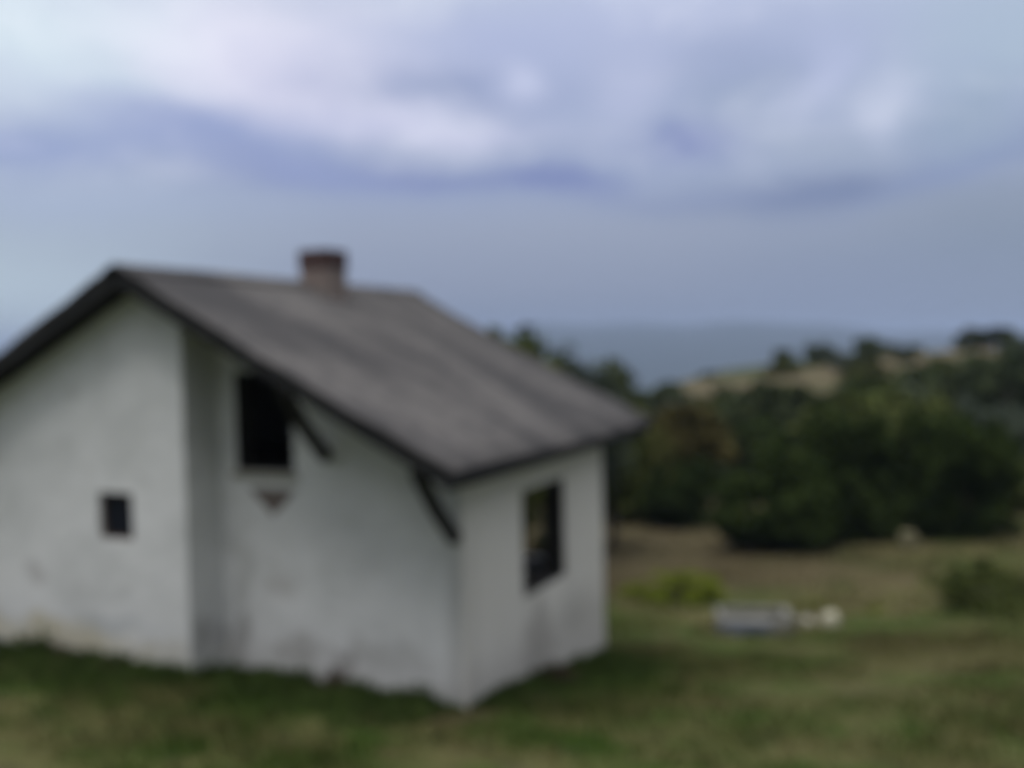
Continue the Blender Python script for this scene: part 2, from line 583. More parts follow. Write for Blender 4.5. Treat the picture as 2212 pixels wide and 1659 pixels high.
# fallen-plaster wedge below the tall window
tw = q.math('SUBTRACT', q.math('MULTIPLY', q.math('SUBTRACT', Z_, 1.69), 1.05), q.math('ABSOLUTE', q.math('ADD', X_, 6.52)))
tw = q.math('ADD', tw, q.math('MULTIPLY', q.math('SUBTRACT', nB, .5), .10))
tri = q.math('MULTIPLY', q.mrange(tw, -.02, .04), q.mrange(Z_, 2.02, 1.97))
tri = q.math('MULTIPLY', tri, q.math('LESS_THAN', Y_, CY + .02))
colr = q.mix(q.math('MULTIPLY', tri, .9), colr, (.115, .080, .066))
q.put(b.inputs['Base Color'], colr)
bump(q, b, q.math('ADD', q.math('MULTIPLY', nB, 1.0), q.math('MULTIPLY', nC, .4)), .5, .03)
hlink("wall", bm_mesh("wall", wb), mp_)

wood = simple_mat("weathered_dark_timber", (.018, .017, .016), (.050, .045, .040), 5, .9, .4, (1, 1, 6))
wood2 = simple_mat("old_roof_timber", (.010, .011, .012), (.030, .029, .029), 6, .9, .4)
# roof covering: corrugated sheets, ridge at RX
mr, q, b, co = material("weathered_fibre_sheet", 0.92, 0.2)
P = q.n('ShaderNodeNewGeometry').outputs['Position']
mpn = q.n('ShaderNodeMapping')
q.put(mpn.inputs[0], P)
mpn.inputs['Scale'].default_value = (.28, 1.35, .28)
nS = q.noise(mpn.outputs[0], 1.15, 6, .62, .4)
nF = q.noise(P, 7, 5, .6)
rc = q.mix(q.mrange(nS, .38, .62), (.062, .059, .060), (.132, .123, .119))
rc = q.mix(q.mrange(nF, .42, .68, 0, .6), rc, (.056, .055, .057))
# horizontal laps between sheet courses
s3 = q.n('ShaderNodeSeparateXYZ')
q.put(s3.inputs[0], P)
lap = q.math('FRACT', q.math('MULTIPLY', q.math('ADD', s3.outputs[0], 20.0), 1 / 1.05))
rc = q.mix(q.mrange(lap, .95, .99, 0, .5), rc, (.09, .085, .085))
q.put(b.inputs['Base Color'], rc)
bump(q, b, nF, .4, .015)

ny = 330
ys = np.linspace(YV, YE, ny)
prof = .016 * np.sin(ys * 2 * math.pi / .177)
sts = []
xsR = np.linspace(RX, EX, 12)
xsL = np.linspace(RX, LEX, 12)


def slope_sheet(xs_, sl, tag_):
    v, f = [], []
    n = len(xs_)
    for layer in (0, -.022):
        for i, x in enumerate(xs_):
            z = RZ_ - sl * abs(x - RX) + .012 * math.sin(i * 2.2) * (0 < i < n - 1)
            wave = .018 * np.sin(ys * 1.1 + i * .5)          # old roof: gentle sag
            v.append(np.stack([np.full(ny, x), ys, np.full(ny, z) + prof + wave * (0 if i == 0 else 1) + layer], -1))
    v = np.concatenate(v)
    ii = np.arange(2 * n * ny).reshape(2, n, ny)
    for L in (0, 1):
        a = ii[L]
        f.append(np.stack([a[:-1, :-1], a[:-1, 1:], a[1:, 1:], a[1:, :-1]], -1).reshape(-1, 4))
    for e in (0, -1):
        f.append(np.stack([ii[0][e, :-1], ii[0][e, 1:], ii[1][e, 1:], ii[1][e, :-1]], -1))
        f.append(np.stack([ii[0][:-1, e], ii[0][1:, e], ii[1][1:, e], ii[1][:-1, e]], -1))
    return v, np.concatenate(f)


v1, f1 = slope_sheet(xsR, SR, 0)
v2, f2 = slope_sheet(xsL, SL, 1)
roof = hlink("roof", np_mesh("roof", np.concatenate([v1, v2]), np.concatenate([f1, f2 + len(v1)]), False), mr)


def hsub(name, bm, mat, parent, bevel=.006):
    return hlink(name, bm_mesh(name, bm, bevel), mat, parent)


# ridge capping
bm = bmesh.new()
for i in range(6):
    y0, y1 = YV - .02 + i * (YE - YV + .04) / 6, YV - .02 + (i + 1) * (YE - YV + .04) / 6 + .03
    lift = .03 + .004 * (i % 2)
    for sx, sl in ((1, SR), (-1, SL)):
        p = [bm.verts.new((RX + sx * d_, y, RZ_ + lift - sl * d_)) for y in (y0, y1) for d_ in (0, .17)]
        p2 = [bm.verts.new((RX + sx * d_, y, RZ_ + lift - .012 - sl * d_)) for y in (y0, y1) for d_ in (0, .17)]
        for qd in ((p[0], p[1], p[3], p[2]), (p2[0], p2[1], p2[3], p2[2]), (p[0], p[1], p2[1], p2[0]), (p[2], p[3], p2[3], p2[2]), (p[1], p[3], p2[3], p2[1])):
            bm.faces.new(qd)
hsub("ridge_cap", bm, mr, roof, 0)
# barge boards, rafters, purlins, eaves board
for yb_ in (YV + .03, YE - .03):
    for xa, sl in ((EX - .01, SR), (LEX + .01, SL)):
        bm = bmesh.new()
        add_bar(bm, (RX, yb_, RZ_ - .125), (xa, yb_, RZ_ - sl * abs(xa - RX) - .110), .030, .15, Vector((0, 1, 0)))
        hsub("barge_board", bm, wood2, roof)
bm = bmesh.new()
add_bar(bm, (EX - .035, YV + .05, EZ - .10), (EX - .035, YE - .05, EZ - .10), .028, .11)
hsub("fascia_board", bm, wood2, roof)
k = 0
yr = YV + .16
while yr < YE - .1:
    bm = bmesh.new()
    for xa, sl in ((EX - .09, SR), (LEX + .09, SL)):
        add_bar(bm, (RX, yr, RZ_ - .138), (xa, yr, RZ_ - sl * abs(xa - RX) - .138), .07, .09, Vector((0, 1, 0)))
    hsub("rafter", bm, wood, roof, 0)
    yr += .93
# boarding under the sheets, butts against the wall tops
bm = bmesh.new()
for xa, sl in ((EX - .06, SR), (LEX + .06, SL)):
    add_bar(bm, (RX, (YV + YE) / 2, RZ_ - .082), (xa, (YV + YE) / 2, RZ_ - sl * abs(xa - RX) - .082), YE - YV - .1, .012, Vector((0, 1, 0)))
hsub("roof_boarding", bm, wood, roof, 0)

# braces carrying the verge
for bx, bz, top in ((-5.80, 2.36, 0), (CX - .06, 1.62, 0)):
    bm = bmesh.new()
    ztop = roof_z(bx) - .24
    pa, pb = Vector((bx, CY - .03, bz - .02)), Vector((bx, YV + .14, ztop))
    pm_ = (pa + pb) / 2 + Vector((0, -.018, -.02))
    for a_, b_ in ((pa, pm_), (pm_, pb)):
        add_bar(bm, a_, b_ + (b_ - a_).normalized() * (.03 if b_ is pm_ else 0), .105, .105 if b_ is pm_ else .101)
    br = hsub("brace", bm, wood, None)

# chimney
brick, q, b, co = material("old_brick_render", .95, .15)
P = q.n('ShaderNodeNewGeometry').outputs['Position']
bt = q.n('ShaderNodeTexBrick')
mpn = q.n('ShaderNodeMapping')
q.put(mpn.inputs[0], P)
mpn.inputs['Rotation'].default_value = (R(90), 0, R(20))
q.put(bt.inputs['Vector'], mpn.outputs[0])
bt.inputs['Scale'].default_value = 1
bt.inputs['Brick Width'].default_value = .24
bt.inputs['Row Height'].default_value = .075
bt.inputs['Mortar Size'].default_value = .008
bt.inputs['Color1'].default_value = (.20, .135, .115, 1)
bt.inputs['Color2'].default_value = (.27, .195, .165, 1)
bt.inputs['Mortar'].default_value = (.30, .28, .26, 1)
bc = q.mix(q.mrange(q.noise(P, 5, 5), .35, .6, 0, .75), bt.outputs[0], (.20, .175, .16))
q.put(b.inputs['Base Color'], bc)
bump(q, b, bt.outputs[1], -.3, .01)
HX, HY = -7.46, 10.50
bm = bmesh.new()
add_box(bm, (HX - .215, HY - .215, 3.7), (HX + .215, HY + .215, 4.48))
ch = hsub("chimney", bm, brick, None, .01)
capm = simple_mat("sooty_brick", (.045, .028, .028), (.110, .066, .062), 7, .95, .4)
bm = bmesh.new()
o_, i_ = .225, .13
for a, c in (((-o_, -o_), (o_, -i_)), ((-o_, i_), (o_, o_)), ((-o_, -i_), (-i_, i_)), ((i_, -i_), (o_, i_))):
    add_box(bm, (HX + a[0], HY + a[1], 4.482), (HX + c[0], HY + c[1], 4.72))
bmesh.ops.remove_doubles(bm, verts=list(bm.verts), dist=.0005)
hsub("chimney_crown", bm, capm, ch, 0)

# floor and loft boards inside (they keep the rooms dark)
bm = bmesh.new()
add_box(bm, (LX + T + .01, FY + T + .01, -.2), (FX - T - .01, YB - T - .01, -.1))
add_box(bm, (FX - T - .008, CY + T + .01, -.2), (CX - T - .01, YB - T - .01, -.1))
hsub("floor", bm, simple_mat("earth_floor", (.05, .04, .03), (.10, .08, .06)), None, 0)
bm = bmesh.new()
add_box(bm, (LX + T + .01, FY + T + .01, 2.0), (FX - T - .01, YB - T - .01, 2.06))
add_box(bm, (FX - T - .008, CY + T + .01, 2.0), (CX - T - .01, YB - T - .01, 2.06))
hsub("loft_floor", bm, wood, None, 0)

glass, q, b, co = material("dusty_dark_glass", .3, .12)
q.put(b.inputs['Base Color'], (.012, .014, .022, 1))


def frame_x(w, y, depth, fwid, mullion=False):
    bm = bmesh.new()
    a, e, z0, z1 = w
    add_box(bm, (a + .003, y, z0 + .003), (a + fwid, y + depth, z1 - .003))
    add_box(bm, (e - fwid, y, z0 + .003), (e - .003, y + depth, z1 - .003))
    add_box(bm, (a + fwid, y, z0 + .003), (e - fwid, y + depth, z0 + fwid))
    add_box(bm, (a + fwid, y, z1 - fwid), (e - fwid, y + depth, z1 - .003))
    if mullion:
        add_box(bm, ((a + e) / 2 - .015, y + .008, z0 + fwid), ((a + e) / 2 + .015, y + depth - .008, z1 - fwid))
    return bm


fr = hsub("window", frame_x(W_SMALL, FY + .04, .06, .03), simple_mat("rotten_brown_frame", (.05, .032, .02), (.12, .08, .05)), None, 0)
bm = bmesh.new()
add_box(bm, (W_SMALL[0] + .03, FY + .07, W_SMALL[2] + .03), (W_SMALL[1] - .03, FY + .074, W_SMALL[3] - .03))
hsub("pane", bm, glass, fr, 0)
w_ = hsub("window", frame_x(W_TALL, CY + .012, T - .02, .03), wood, None, 0)  # dark wall-deep lining, added so the plaster reveal reads as black shade
w_['label'] = 'tall empty black loft window'
w_ = hsub("window", frame_x(W_BACK, YB - .16, .06, .03), wood, None, 0)
w_['label'] = 'open back window with daylight behind it'
bm = bmesh.new()
a, e, z0, z1 = W_SIDE
xx, xd = CX - .015, CX - T + .01
add_box(bm, (xd, a + .003, z0 + .003), (xx, a + .03, z1 - .003))
add_box(bm, (xd, e - .05, z0 + .003), (xx, e - .003, z1 - .003))
add_box(bm, (xd, a + .03, z0 + .003), (xx, e - .05, z0 + .03))
add_box(bm, (xd, a + .03, z1 - .04), (xx, e - .05, z1 - .003))
w_ = hsub("window", bm, wood, None, 0)
w_['label'] = 'empty side window one can see through'
# rendered sill under the tall window
bm = bmesh.new()
add_box(bm, (W_TALL[0] - .05, CY - .035, W_TALL[2] - .07), (W_TALL[1] + .05, CY - .002, W_TALL[2] - .004))
hsub("window_sill", bm, simple_mat("stained_sill", (.26, .25, .21), (.38, .36, .30)), None, .006)
# low plinth of rough render along the front bay
pm = simple_mat("yellowed_plinth_render", (.30, .28, .20), (.45, .42, .33), 3)


# ------------------------------------------------------------------ vegetation
def leaf_mat(name, dark, light, cscale=1.1, trans=.15):
    mt, q, b, co = material(name, .9, .06)
    rnd = q.n('ShaderNodeObjectInfo').outputs['Random']
    off = q.n('ShaderNodeVectorMath', operation='ADD')
    q.put(off.inputs[0], co)
    q.put(off.inputs[1], q.vmath('MULTIPLY', q.n('ShaderNodeObjectInfo').outputs['Location'], (.37, .53, .71)))
    nz = q.noise(off.outputs[0], cscale, 4, .65, .3)
    nf = q.noise(off.outputs[0], cscale * 9, 3, .7)
    t = q.math('ADD', q.math('MULTIPLY', nz, .65), q.math('MULTIPLY', nf, .35))
    c = q.mix(q.mrange(t, .30, .70), dark, light)
    hs = q.n('ShaderNodeHueSaturation')
    q.put(hs.inputs['Color'], c)
    q.put(hs.inputs['Value'], q.math('ADD', q.math('MULTIPLY', rnd, .3), .85))
    q.put(b.inputs['Base Color'], hs.outputs[0])
    return mt


bark = simple_mat("bark", (.045, .036, .028), (.11, .09, .07), 8, .95, .6, (1, 1, .3))


def crown_mesh(rx, ry, rz, z0, nclump, per, leaf, seed, loose=1.0, flat_bottom=True):
    r = np.random.default_rng(seed)
    # uneven overall outline
    dirs = r.normal(size=(nclump, 3))
    dirs /= np.linalg.norm(dirs, axis=1)[:, None]
    rad = r.uniform(.25, 1.0, nclump) ** .5
    lob = 1 + .18 * np.sin(3 * np.arctan2(dirs[:, 1], dirs[:, 0]) + seed) + .14 * np.sin(5 * dirs[:, 2] + seed * 1.7)
    c = dirs * (rad * lob * .82)[:, None] * np.array([rx, ry, rz])
    cr = (r.uniform(.16, .34, nclump) * loose)[:, None] * np.array([rx, ry, rz]) * .9
    cc = np.repeat(c, per, 0)
    crr = np.repeat(cr, per, 0)
    dd = r.normal(size=(len(cc), 3))
    dd /= np.linalg.norm(dd, axis=1)[:, None]
    p = cc + dd * (r.uniform(0, 1, len(cc)) ** .4)[:, None] * crr
    p[:, 2] += z0
    keep = p[:, 2] > (0.03 if flat_bottom else -9)
    p = p[keep]
    n = len(p)
    a = r.normal(size=(n, 3))
    a /= np.linalg.norm(a, axis=1)[:, None]
    bb = np.cross(a, r.normal(size=(n, 3)))
    bb /= np.linalg.norm(bb, axis=1)[:, None]
    s = leaf * r.uniform(.6, 1.35, n)[:, None]
    q0 = p - a * s
    q1 = p + bb * s * .55
    q2 = p + a * s
    q3 = p - bb * s * .55
    v = np.stack([q0, q1, q2, q3], 1).reshape(-1, 3)
    f = np.arange(4 * n).reshape(n, 4)
    return v, f


def trunk_mesh(h, r0, seed, spread, nl=4):
    rr = random.Random(seed)
    bm = bmesh.new()
    lean = (rr.uniform(-.08, .08) * h, rr.uniform(-.08, .08) * h)
    pts = [(0, 0, -.15), (lean[0] * .3, lean[1] * .3, h * .35), (lean[0], lean[1], h * .75), (lean[0] * 1.3, lean[1] * 1.3, h)]
    tube(bm, pts, [r0 * 1.25, r0, r0 * .6, r0 * .2])
    for i in range(nl):
        a = i * 2 * math.pi / nl + rr.uniform(-.4, .4)
        z0 = h * rr.uniform(.25, .6)
        e = (math.cos(a) * spread * rr.uniform(.5, .8), math.sin(a) * spread * rr.uniform(.5, .8), z0 + h * rr.uniform(.2, .4))
        s = (lean[0] * z0 / h, lean[1] * z0 / h, z0)
        mid = tuple((s[j] + e[j]) / 2 + (.08 * h if j == 2 else 0) for j in range(3))
        tube(bm, [s, mid, e], [r0 * .5, r0 * .33, r0 * .1], 5)
    return bm_mesh("trunk", bm)


def plant(name, px, v, wpx, top_y, mat, label, cat, seed, base_frac=.0, nclump=60, per=110, leaf=None, group=None, depth=.9, loose=1.0, sink=0.0):
    """a tree or bush at distance v; its size from its breadth and top in the picture"""
    base = at(px, v)
    base.z -= sink
    dt = px_dir(px, top_y)
    t = Vector((base.x, base.y, 0)).length / Vector((dt.x, dt.y, 0)).length
    h = (EYE.z + dt.z * t) - base.z
    rx = wpx / F * v / 2
    zb = h * base_frac
    if 'bush' in name:
        zb = -.22 * h
    rz = (h - zb) / 2 * 1.02
    zc = zb + rz
    root = empty(name, base, random.uniform(0, 6.28))
    tag(root, label, cat, group)
    leaf = leaf or max(.035, min(rx, rz) * .05)
    vv, ff = crown_mesh(rx, rx * depth, rz, zc, nclump, per, leaf, seed, loose)
    link("crown" if 'tree' in name else "foliage", np_mesh("crown", vv, ff), mat, root)
    link("trunk" if 'tree' in name else "stem", trunk_mesh(h * .8, max(.02, h * .022), seed, rx * .8), bark, root)
    return root


L_dark = leaf_mat("leaves_dark_green", (.013, .024, .004), (.048, .070, .016))
L_mid = leaf_mat("leaves_mid_green", (.038, .054, .012), (.115, .130, .038))
L_olive = leaf_mat("leaves_olive", (.046, .052, .012), (.115, .116, .034))
L_brown = leaf_mat("leaves_autumn_brown", (.055, .048, .014), (.130, .110, .036))
L_grey = leaf_mat("leaves_grey_green", (.045, .062, .042), (.125, .145, .105))
L_lime = leaf_mat("leaves_yellow_green", (.085, .11, .014), (.20, .235, .030))
L_blue = leaf_mat("leaves_far_green", (.032, .048, .020), (.095, .112, .046))

plant("tree", 1110, 19.5, 400, 712, L_mid, 'tall loose green tree rising behind the roof of the house', 'tree', 3, .3, 60, 120, .11, loose=.9)
plant("tree", 1225, 23, 270, 736, L_grey, 'thin grey-green tree beyond the rear verge of the house', 'tree', 4, .12, 80, 110, .08)
plant("tree", 1318, 25, 190, 788, L_mid, 'lower green tree next to the roof tip, right of the grey-green one', 'tree', 35, .1, 70, 110, .08)
plant("tree", 1480, 33, 230, 852, L_brown, 'autumn brown tree between the roof tip and the dark thicket', 'tree', 5, .2, 60, 120, .12)
plant("tree", 1385, 31, 200, 900, L_olive, 'olive yellow tree just right of the house roof corner', 'tree', 6, .1, 60, 120, .11)
plant("bush", 1455, 28.5, 215, 985, L_dark, 'dark green bush at the far edge of the field beside the house', 'bush', 7, .0, 60, 120, .10)
plant("bush", 1350, 29.5, 150, 1000, L_mid, 'green bush half hidden behind the corner of the house', 'bush', 8, .0, 50, 110, .10)
plant("tree", 1640, 40, 260, 822, L_blue, 'dark round tree behind the middle of the thicket, left of the green one', 'tree', 9, .05, 60, 120, .15)
plant("tree", 1900, 35, 370, 838, L_mid, 'broad mid green tree behind the two big dark bushes', 'tree', 10, .05, 80, 120, .15)
plant("tree", 2190, 31, 240, 858, L_grey, 'pale grey-green tree at the right edge of the picture', 'tree', 11, .05, 60, 120, .12)
plant("bush", 1690, 23.9, 330, 970, L_dark, 'largest very dark round bush left in the thicket by the field', 'bush', 12, 0, 90, 150, .10)
plant("bush", 1850, 24.6, 300, 876, L_dark, 'tall dark bush in the centre of the thicket, left of the pale boulder', 'bush', 13, 0, 80, 150, .10)
plant("bush", 2065, 23.6, 290, 885, L_dark, 'big dark bush right of the pale boulder', 'bush', 14, 0, 90, 150, .10)
plant("bush", 2200, 27, 170, 985, L_mid, 'green bush filling the gap at the right edge under the pale tree', 'bush', 15, 0, 60, 120, .10)
plant("bush", 2150, 16.6, 340, 1216, L_mid, 'low dark green shrub near the right edge of the meadow', 'bush', 16, 0, 50, 110, .05)
plant("bush", 1470, 18.6, 210, 1236, L_lime, 'bright yellow-green shrub in the field right of the house', 'bush', 17, 0, 46, 90, .04)
plant("bush", 1390, 19.0, 170, 1262, L_lime, 'small yellow-green shrub close to the rear corner of the house', 'bush', 18, 0, 26, 70, .035)
plant("bush", 1060, 24, 300, 985, L_mid, 'green bush seen through the empty side window of the house', 'bush', 31, 0, 50, 110, .08)
plant("bush", 1752, 17.6, 60, 1302, L_lime, 'small yellow-green tuft just behind the pale stones', 'bush', 32, 0, 16, 50, .03)
plant("bush", 1885, 17.2, 80, 1312, L_lime, 'yellow-green tuft in the meadow well right of the pale stones', 'bush', 33, 0, 18, 50, .03)
plant("bush", 1985, 16.4, 60, 1335, L_lime, 'rightmost yellow-green tuft in the meadow', 'bush', 34, 0, 16, 50, .03)
# ridge silhouettes
plant("tree", 1692, 79, 46, 752, L_blue, 'lone small tree standing up from the left part of the skyline', 'tree', 21, .2, 30, 70, .16)
plant("tree", 2150, 78, 92, 704, L_blue, 'large dark tree breaking the skyline at far right', 'tree', 22, .1, 46, 90, .18)
plant("tree", 1535, 76, 50, 806, L_blue, 'small dark tree where the hill meets the mountains', 'tree', 23, .1, 30, 70, .16)
plant("tree", 1420, 60, 190, 828, L_blue, 'low dark treetop in the dip between house and hill', 'tree', 24, .1, 40, 90, .2)

# scrub on the hillside: six kinds, then copies
rs = random.Random(5)
protos = []
for i in range(6):
    mt = (L_blue, L_dark, L_mid, L_olive, L_blue, L_grey)[i]
    vv, ff = crown_mesh(1, 1, .72, .62, 40, 60, .085, 40 + i, 1.0)
    cm = np_mesh("crown", vv, ff)
    cm.materials.append(mt)
    tm = trunk_mesh(1.0, .04, 40 + i, .7)
    tm.materials.append(bark)
    protos.append((cm, tm))
KIND = ['dark blue-green', 'very dark green', 'mid green', 'olive yellow', 'dark teal green', 'pale grey-green']
firsts = {}
used = set()
cnt = tries = 0
while cnt < 80 and tries < 6000:
    tries += 1
    v = rs.uniform(37, 81)
    a = rs.uniform(.13, .66)
    px = 1106 + a * F
    # leave the dry grassy patches open
    if v > 56 and a < .34 and rs.random() < .8:
        continue
    if v > 68 and rs.random() < .45:
        continue
    i = rs.choice((0, 1, 2, 2, 2, 3, 3, 4, 5))
    s = rs.uniform(1.0, 2.3) * (1.1 if v < 52 else .62)
    band = 'just under the skyline' if v > 67 else 'halfway up' if v > 52 else 'behind the thicket'
    part_ = 'left end' if a < .26 else 'left half' if a < .36 else 'middle' if a < .45 else 'right end'
    size_ = 'large' if s > 1.55 else 'small'
    lab = '%s %s scrub %s, %s of hillside' % (size_, KIND[i], band, part_)
    if lab in used:
        continue
    used.add(lab)
    X, Y = xy(v, a * v)
    loc = Vector((X, Y, gz(v, a * v) - .1))
    if i not in firsts:
        root = empty("scrub_bush", loc)
        for nm, me in (("foliage", protos[i][0]), ("stem", protos[i][1])):
            o = bpy.data.objects.new(nm, me)
            C.objects.link(o)
            o.parent = root
        firsts[i] = root
    else:
        src = firsts[i]
        root = src.copy()
        C.objects.link(root)
        for chd in list(src.children):
            o = chd.copy()
            C.objects.link(o)
            o.parent = root
        root.location = loc
    root.rotation_euler = (0, 0, rs.uniform(0, 6.28))
    root.scale = (s, s, s * rs.uniform(.8, 1.15))
    tag(root, lab, 'bush', 'scrub bushes on the hillside')
    cnt += 1


# ------------------------------------------------------------------ grass
def inside_house(X, Y):
    m1 = (X > LX - .02) & (X < FX + .02) & (Y > FY - .02) & (Y < YB + .02)
    m2 = (X >= FX) & (X < CX + .02) & (Y > CY - .02) & (Y < YB + .02)
    return m1 | m2


def blades(n, vmin, vmax, hmin, hmax, w, seed, vpow=1.0):
    r = np.random.default_rng(seed)
    v = vmin + (vmax - vmin) * r.uniform(0, 1, n) ** vpow
    u = r.uniform(-1, 1, n) * (.64 * v + 2.0)
    cl = r.normal(0, .06, (n, 2))
    # gather into tufts
    tv, tu = np.round(v / .22) * .22, np.round(u / .22) * .22
    k = r.uniform(0, 1, n) < .55
    v = np.where(k, tv + .05 * np.sin(tu * 37) + cl[:, 0], v)
    u = np.where(k, tu + .05 * np.sin(tv * 41) + cl[:, 1], u)
    X = -math.sin(YAW) * v + math.cos(YAW) * u
    Y = math.cos(YAW) * v + math.sin(YAW) * u
    ok = ~inside_house(X, Y)
    v, u, X, Y, k = v[ok], u[ok], X[ok], Y[ok], k[ok]
    n = len(v)
    Z = ground_z(v, u) - .01
    patch = np.clip(.55 + .45 * wob(u + 3, v, .75) + .25 * wob(u, v + 5, .31), .15, 1.3)
    h = (hmin + (hmax - hmin) * r.uniform(0, 1, n) ** 1.6) * patch * np.where(k, 1.2, .8)
    a = r.uniform(0, 2 * math.pi, n)
    ln = r.uniform(.1, .7, n) * h
    la = r.uniform(0, 2 * math.pi, n)
    dx, dy = np.cos(a) * w / 2, np.sin(a) * w / 2
    mx, my = np.cos(la) * ln, np.sin(la) * ln
    p0 = np.stack([X - dx, Y - dy, Z], -1)
    p1 = np.stack([X + dx, Y + dy, Z], -1)
    p2 = np.stack([X + mx * .4 + dx * .7, Y + my * .4 + dy * .7, Z + h * .6], -1)
    p3 = np.stack([X + mx, Y + my, Z + h], -1)
    return np.stack([p0, p1, p2, p3], 1).reshape(-1, 3), np.arange(4 * n).reshape(n, 4)


mgr, q, b, co = material("grass_blades", .9, .06)
gp = q.n('ShaderNodeNewGeometry').outputs['Position']
ground_colour(q, b, gp, True)
v1, f1 = blades(150000, 3.2, 14, .03, .15, .016, 1, .8)
v2, f2 = blades(90000, 13.5, 40, .05, .22, .035, 2, 1.1)
go = link("grass", np_mesh("grass", np.concatenate([v1, v2]), np.concatenate([f1, f2 + len(v1)])), mgr)
tag(go, 'patchy green and straw coloured meadow grass round the house', 'grass', kind='stuff')


# ------------------------------------------------------------------ weeds against the walls
def weed(X, Y, h, w, mat, label, seed, n=26, name="weed"):
    v = -math.sin(YAW) * X + math.cos(YAW) * Y
    u = math.cos(YAW) * X + math.sin(YAW) * Y
    r = random.Random(seed)
    root = empty(name, (X, Y, gz(v, u) - .02))
    tag(root, label, 'weed', 'weeds along the foot of the walls')
    bm = bmesh.new()
    vv, ff = [], []
    tips = []
    for i in range(n):
        a = r.uniform(0, 6.28)
        q_ = r.uniform(.1, 1) ** .7
        e = (math.cos(a) * w * q_, math.sin(a) * w * q_, h * r.uniform(.5, 1) * (1.15 - .5 * q_))
        s = (math.cos(a) * w * .15, math.sin(a) * w * .15, 0)
        mid = (s[0] * .5 + e[0] * .35, s[1] * .5 + e[1] * .35, e[2] * .6)
        tube(bm, [s, mid, e], [.006, .004, .0015], 4)
        tips.append((s, mid, e))
    link("stem", bm_mesh("stem", bm), mat, root)
    rr = np.random.default_rng(seed)
    P_ = []
    for s, mid, e in tips:
        for _ in range(14):
            t = r.uniform(.15, 1)
            p = Vector(s).lerp(Vector(mid), t * 2) if t < .5 else Vector(mid).lerp(Vector(e), t * 2 - 1)
            P_.append(p)
    p = np.array([tuple(x) for x in P_])
    n_ = len(p)
    a = rr.normal(size=(n_, 3)); a /= np.linalg.norm(a, axis=1)[:, None]
    b2 = np.cross(a, rr.normal(size=(n_, 3))); b2 /= np.linalg.norm(b2, axis=1)[:, None]
    s = .045 * rr.uniform(.5, 1.3, n_)[:, None]
    V = np.stack([p, p + a * s * .5 + b2 * s * .3, p + a * s, p + a * s * .5 - b2 * s * .3], 1).reshape(-1, 3)
    link("foliage", np_mesh("foliage", V, np.arange(4 * n_).reshape(n_, 4)), mat, root)
    return root


L_weed = leaf_mat("weed_dark", (.020, .036, .008), (.065, .095, .024), 3)
L_dead = leaf_mat("weed_dead", (.030, .022, .015), (.085, .062, .042), 3)
weed(-9.22, FY - .22, .46, .20, L_weed, 'tall dark weed in front of the left bay of the house', 1, 30)
weed(-8.85, FY - .18, .20, .26, L_dead, 'low brown weed beside the tall weed at the left bay', 2, 22)
weed(-8.1, FY - .2, .18, .30, L_dead, 'low brown weed under the small window', 3, 20)
weed(-7.15, FY - .2, .20, .26, L_weed, 'dark tuft at the corner where the bay steps back', 4, 22)
weed(-5.72, CY - .2, .34, .24, L_dead, 'brown clump midway along the recessed wall', 5, 30)
weed(-5.25, CY - .22, .20, .16, L_weed, 'small dark tuft right of the brown clump on the recessed wall', 6, 18)
weed(-4.72, CY - .25, .30, .30, L_weed, 'dark leafy clump near the nearest corner of the house', 7, 30)
weed(-3.95, CY + 1.5, .30, .30, L_dead, 'brown clump at the foot of the side wall', 8, 30)
weed(-3.9, CY + 2.7, .26, .34, L_weed, 'dark clump at the side wall below the window', 9, 30)


r_ = np.random.default_rng(77)
PV, NB = [], 0
for (xa, ya, xb, yb_, ox, oy, cnt_) in ((LX, FY, FX, FY, 0, -1, 6000), (FX, FY, FX, CY, 1, 0, 500), (FX, CY, CX, CY, 0, -1, 5000), (CX, CY, CX, YB, 1, 0, 7500)):
    t = r_.uniform(0, 1, cnt_)
    clump = np.clip(np.interp(t, np.linspace(0, 1, 34), r_.uniform(.35, .95, 34)), .3, 1.0)
    off = .03 + r_.uniform(0, 1, cnt_) ** 2.0 * 1.25 * (.4 + clump)
    X = xa + (xb - xa) * t + ox * off
    Y = ya + (yb_ - ya) * t + oy * off
    v = -math.sin(YAW) * X + math.cos(YAW) * Y
    u = math.cos(YAW) * X + math.sin(YAW) * Y
    Z = ground_z(v, u) - .01
    h = (r_.uniform(.05, .24, cnt_) * clump + .02) * (1.1 - .55 * np.clip(off, 0, 1.2))
    h = h * (.35 + .65 * np.clip(np.hypot(X - CX, Y - CY) / .7, 0, 1))
    a = r_.uniform(0, 6.28, cnt_)
    w = .014
    la = r_.uniform(0, 6.28, cnt_)
    mx, my = np.cos(la) * h * .5, np.sin(la) * h * .5
    if oy:
        my = np.minimum(my, off * .8) if oy < 0 else my
    if ox:
        mx = np.maximum(mx, -off * .8)
    dx, dy = np.cos(a) * w, np.sin(a) * w
    PV.append(np.stack([np.stack(k_, -1) for k_ in ((X - dx, Y - dy, Z), (X + dx, Y + dy, Z), (X + mx * .5 + dx, Y + my * .5 + dy, Z + h * .6), (X + mx, Y + my, Z + h))], 1).reshape(-1, 3))
PV = np.concatenate(PV)
ug = link("undergrowth", np_mesh("undergrowth", PV, np.arange(len(PV)).reshape(-1, 4)), L_weed)  # wall-foot growth, its dark mass also standing in for contact shade
tag(ug, 'rank undergrowth, darkened to give the contact shade, along the foot of the house walls', 'undergrowth', kind='stuff')


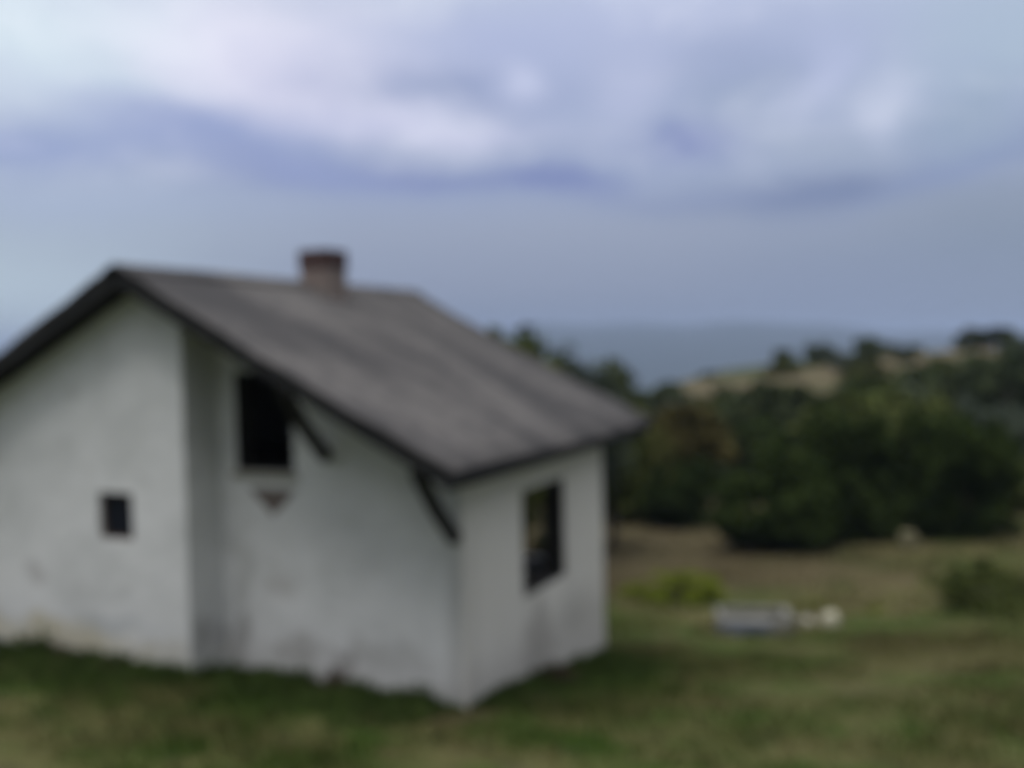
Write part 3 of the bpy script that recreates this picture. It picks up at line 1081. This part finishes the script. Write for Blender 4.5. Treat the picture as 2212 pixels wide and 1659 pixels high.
# ------------------------------------------------------------------ trough and stones
def stone(name, px, v, r, label, mat, seed, squash=.65, cat='stone'):
    rr = random.Random(seed)
    bm = bmesh.new()
    bmesh.ops.create_icosphere(bm, subdivisions=3, radius=r)
    for vt in bm.verts:
        n = vt.co.normalized()
        k = 1 + .16 * math.sin(n.x * 4 + seed) + .12 * math.sin(n.y * 6 + seed * 2) + .08 * math.sin(n.z * 9 + seed)
        vt.co = Vector((n.x * r * k, n.y * r * k * .85, n.z * r * k * squash))
    o = link(name, bm_mesh(name, bm, 0, True), mat)
    o.location = at(px, v, r * squash * .5)
    o.rotation_euler = (0, 0, rr.uniform(0, 3))
    tag(o, label, cat)
    return o


pale = simple_mat("pale_limestone", (.30, .29, .21), (.50, .47, .36), 5)
tan = simple_mat("tan_boulder", (.10, .095, .055), (.19, .17, .10), 4)
stone("stone", 1787, 15.7, .19, 'larger pale limestone lump in the meadow, right of the concrete trough', pale, 2, .8)
stone("stone", 1737, 15.9, .15, 'smaller dull pale stone between the trough and the larger stone', simple_mat("dull_stone", (.27, .26, .21), (.42, .40, .32)), 5, .7)
stone("boulder", 1962, 22.4, .26, 'tan boulder in the gap between the dark bushes', tan, 8, 1.0, 'boulder')

conc = simple_mat("weathered_concrete", (.12, .118, .105), (.24, .235, .205), 4)
tb = at(1622, 15.4)
tr = empty("trough", tb + Vector((0, 0, -.03)), YAW - .12)
tag(tr, 'low weathered concrete water trough with bluish side lying in the meadow', 'trough')
bm = bmesh.new()
lx, ly, hz, t_ = .58, .34, .36, .09
add_box(bm, (-lx, -ly, 0), (lx * .45, -ly + t_, hz * .80))
add_box(bm, (lx * .45, -ly, 0), (lx, -ly + t_, hz * .90))
add_box(bm, (-lx, ly - t_, 0), (lx, ly, hz))
add_box(bm, (-lx, -ly + t_, 0), (-lx + t_, ly - t_, hz * .93))
add_box(bm, (lx - t_ * 1.6, -ly + t_, 0), (lx, ly - t_, hz * 1.04))
add_box(bm, (-lx + t_, -ly + t_, 0), (lx - t_ * 1.6, ly - t_, .22))
link("basin", bm_mesh("basin", bm, 0), conc, tr)
bm = bmesh.new()
add_box(bm, (-lx + .02, -ly - .022, .05), (lx * .40, -ly - .003, hz * .74))
link("side_sheet", bm_mesh("side_sheet", bm, .004), simple_mat("faded_blue_sheet", (.09, .11, .165), (.14, .165, .22), 5), tr)

# ------------------------------------------------------------------ haze
bm = bmesh.new()
zs = [vt for vt in ZZ.ravel()]
add_box(bm, (-7500, -4500, min(zs) - 1), (7500, 7500, max(max(zs), 5.5) + 3))
hm = bpy.data.materials.new("air")
hm.use_nodes = True
hm.node_tree.nodes.clear()
pv = hm.node_tree.nodes.new('ShaderNodeVolumePrincipled')
pv.inputs['Color'].default_value = (.58, .71, .97, 1)
pv.inputs['Density'].default_value = .00037
om = hm.node_tree.nodes.new('ShaderNodeOutputMaterial')
hm.node_tree.links.new(pv.outputs[0], om.inputs['Volume'])
hz_ = link("haze", bm_mesh("haze", bm), hm)
tag(hz_, 'thin blue air between the hill and the mountains', 'haze', kind='stuff')
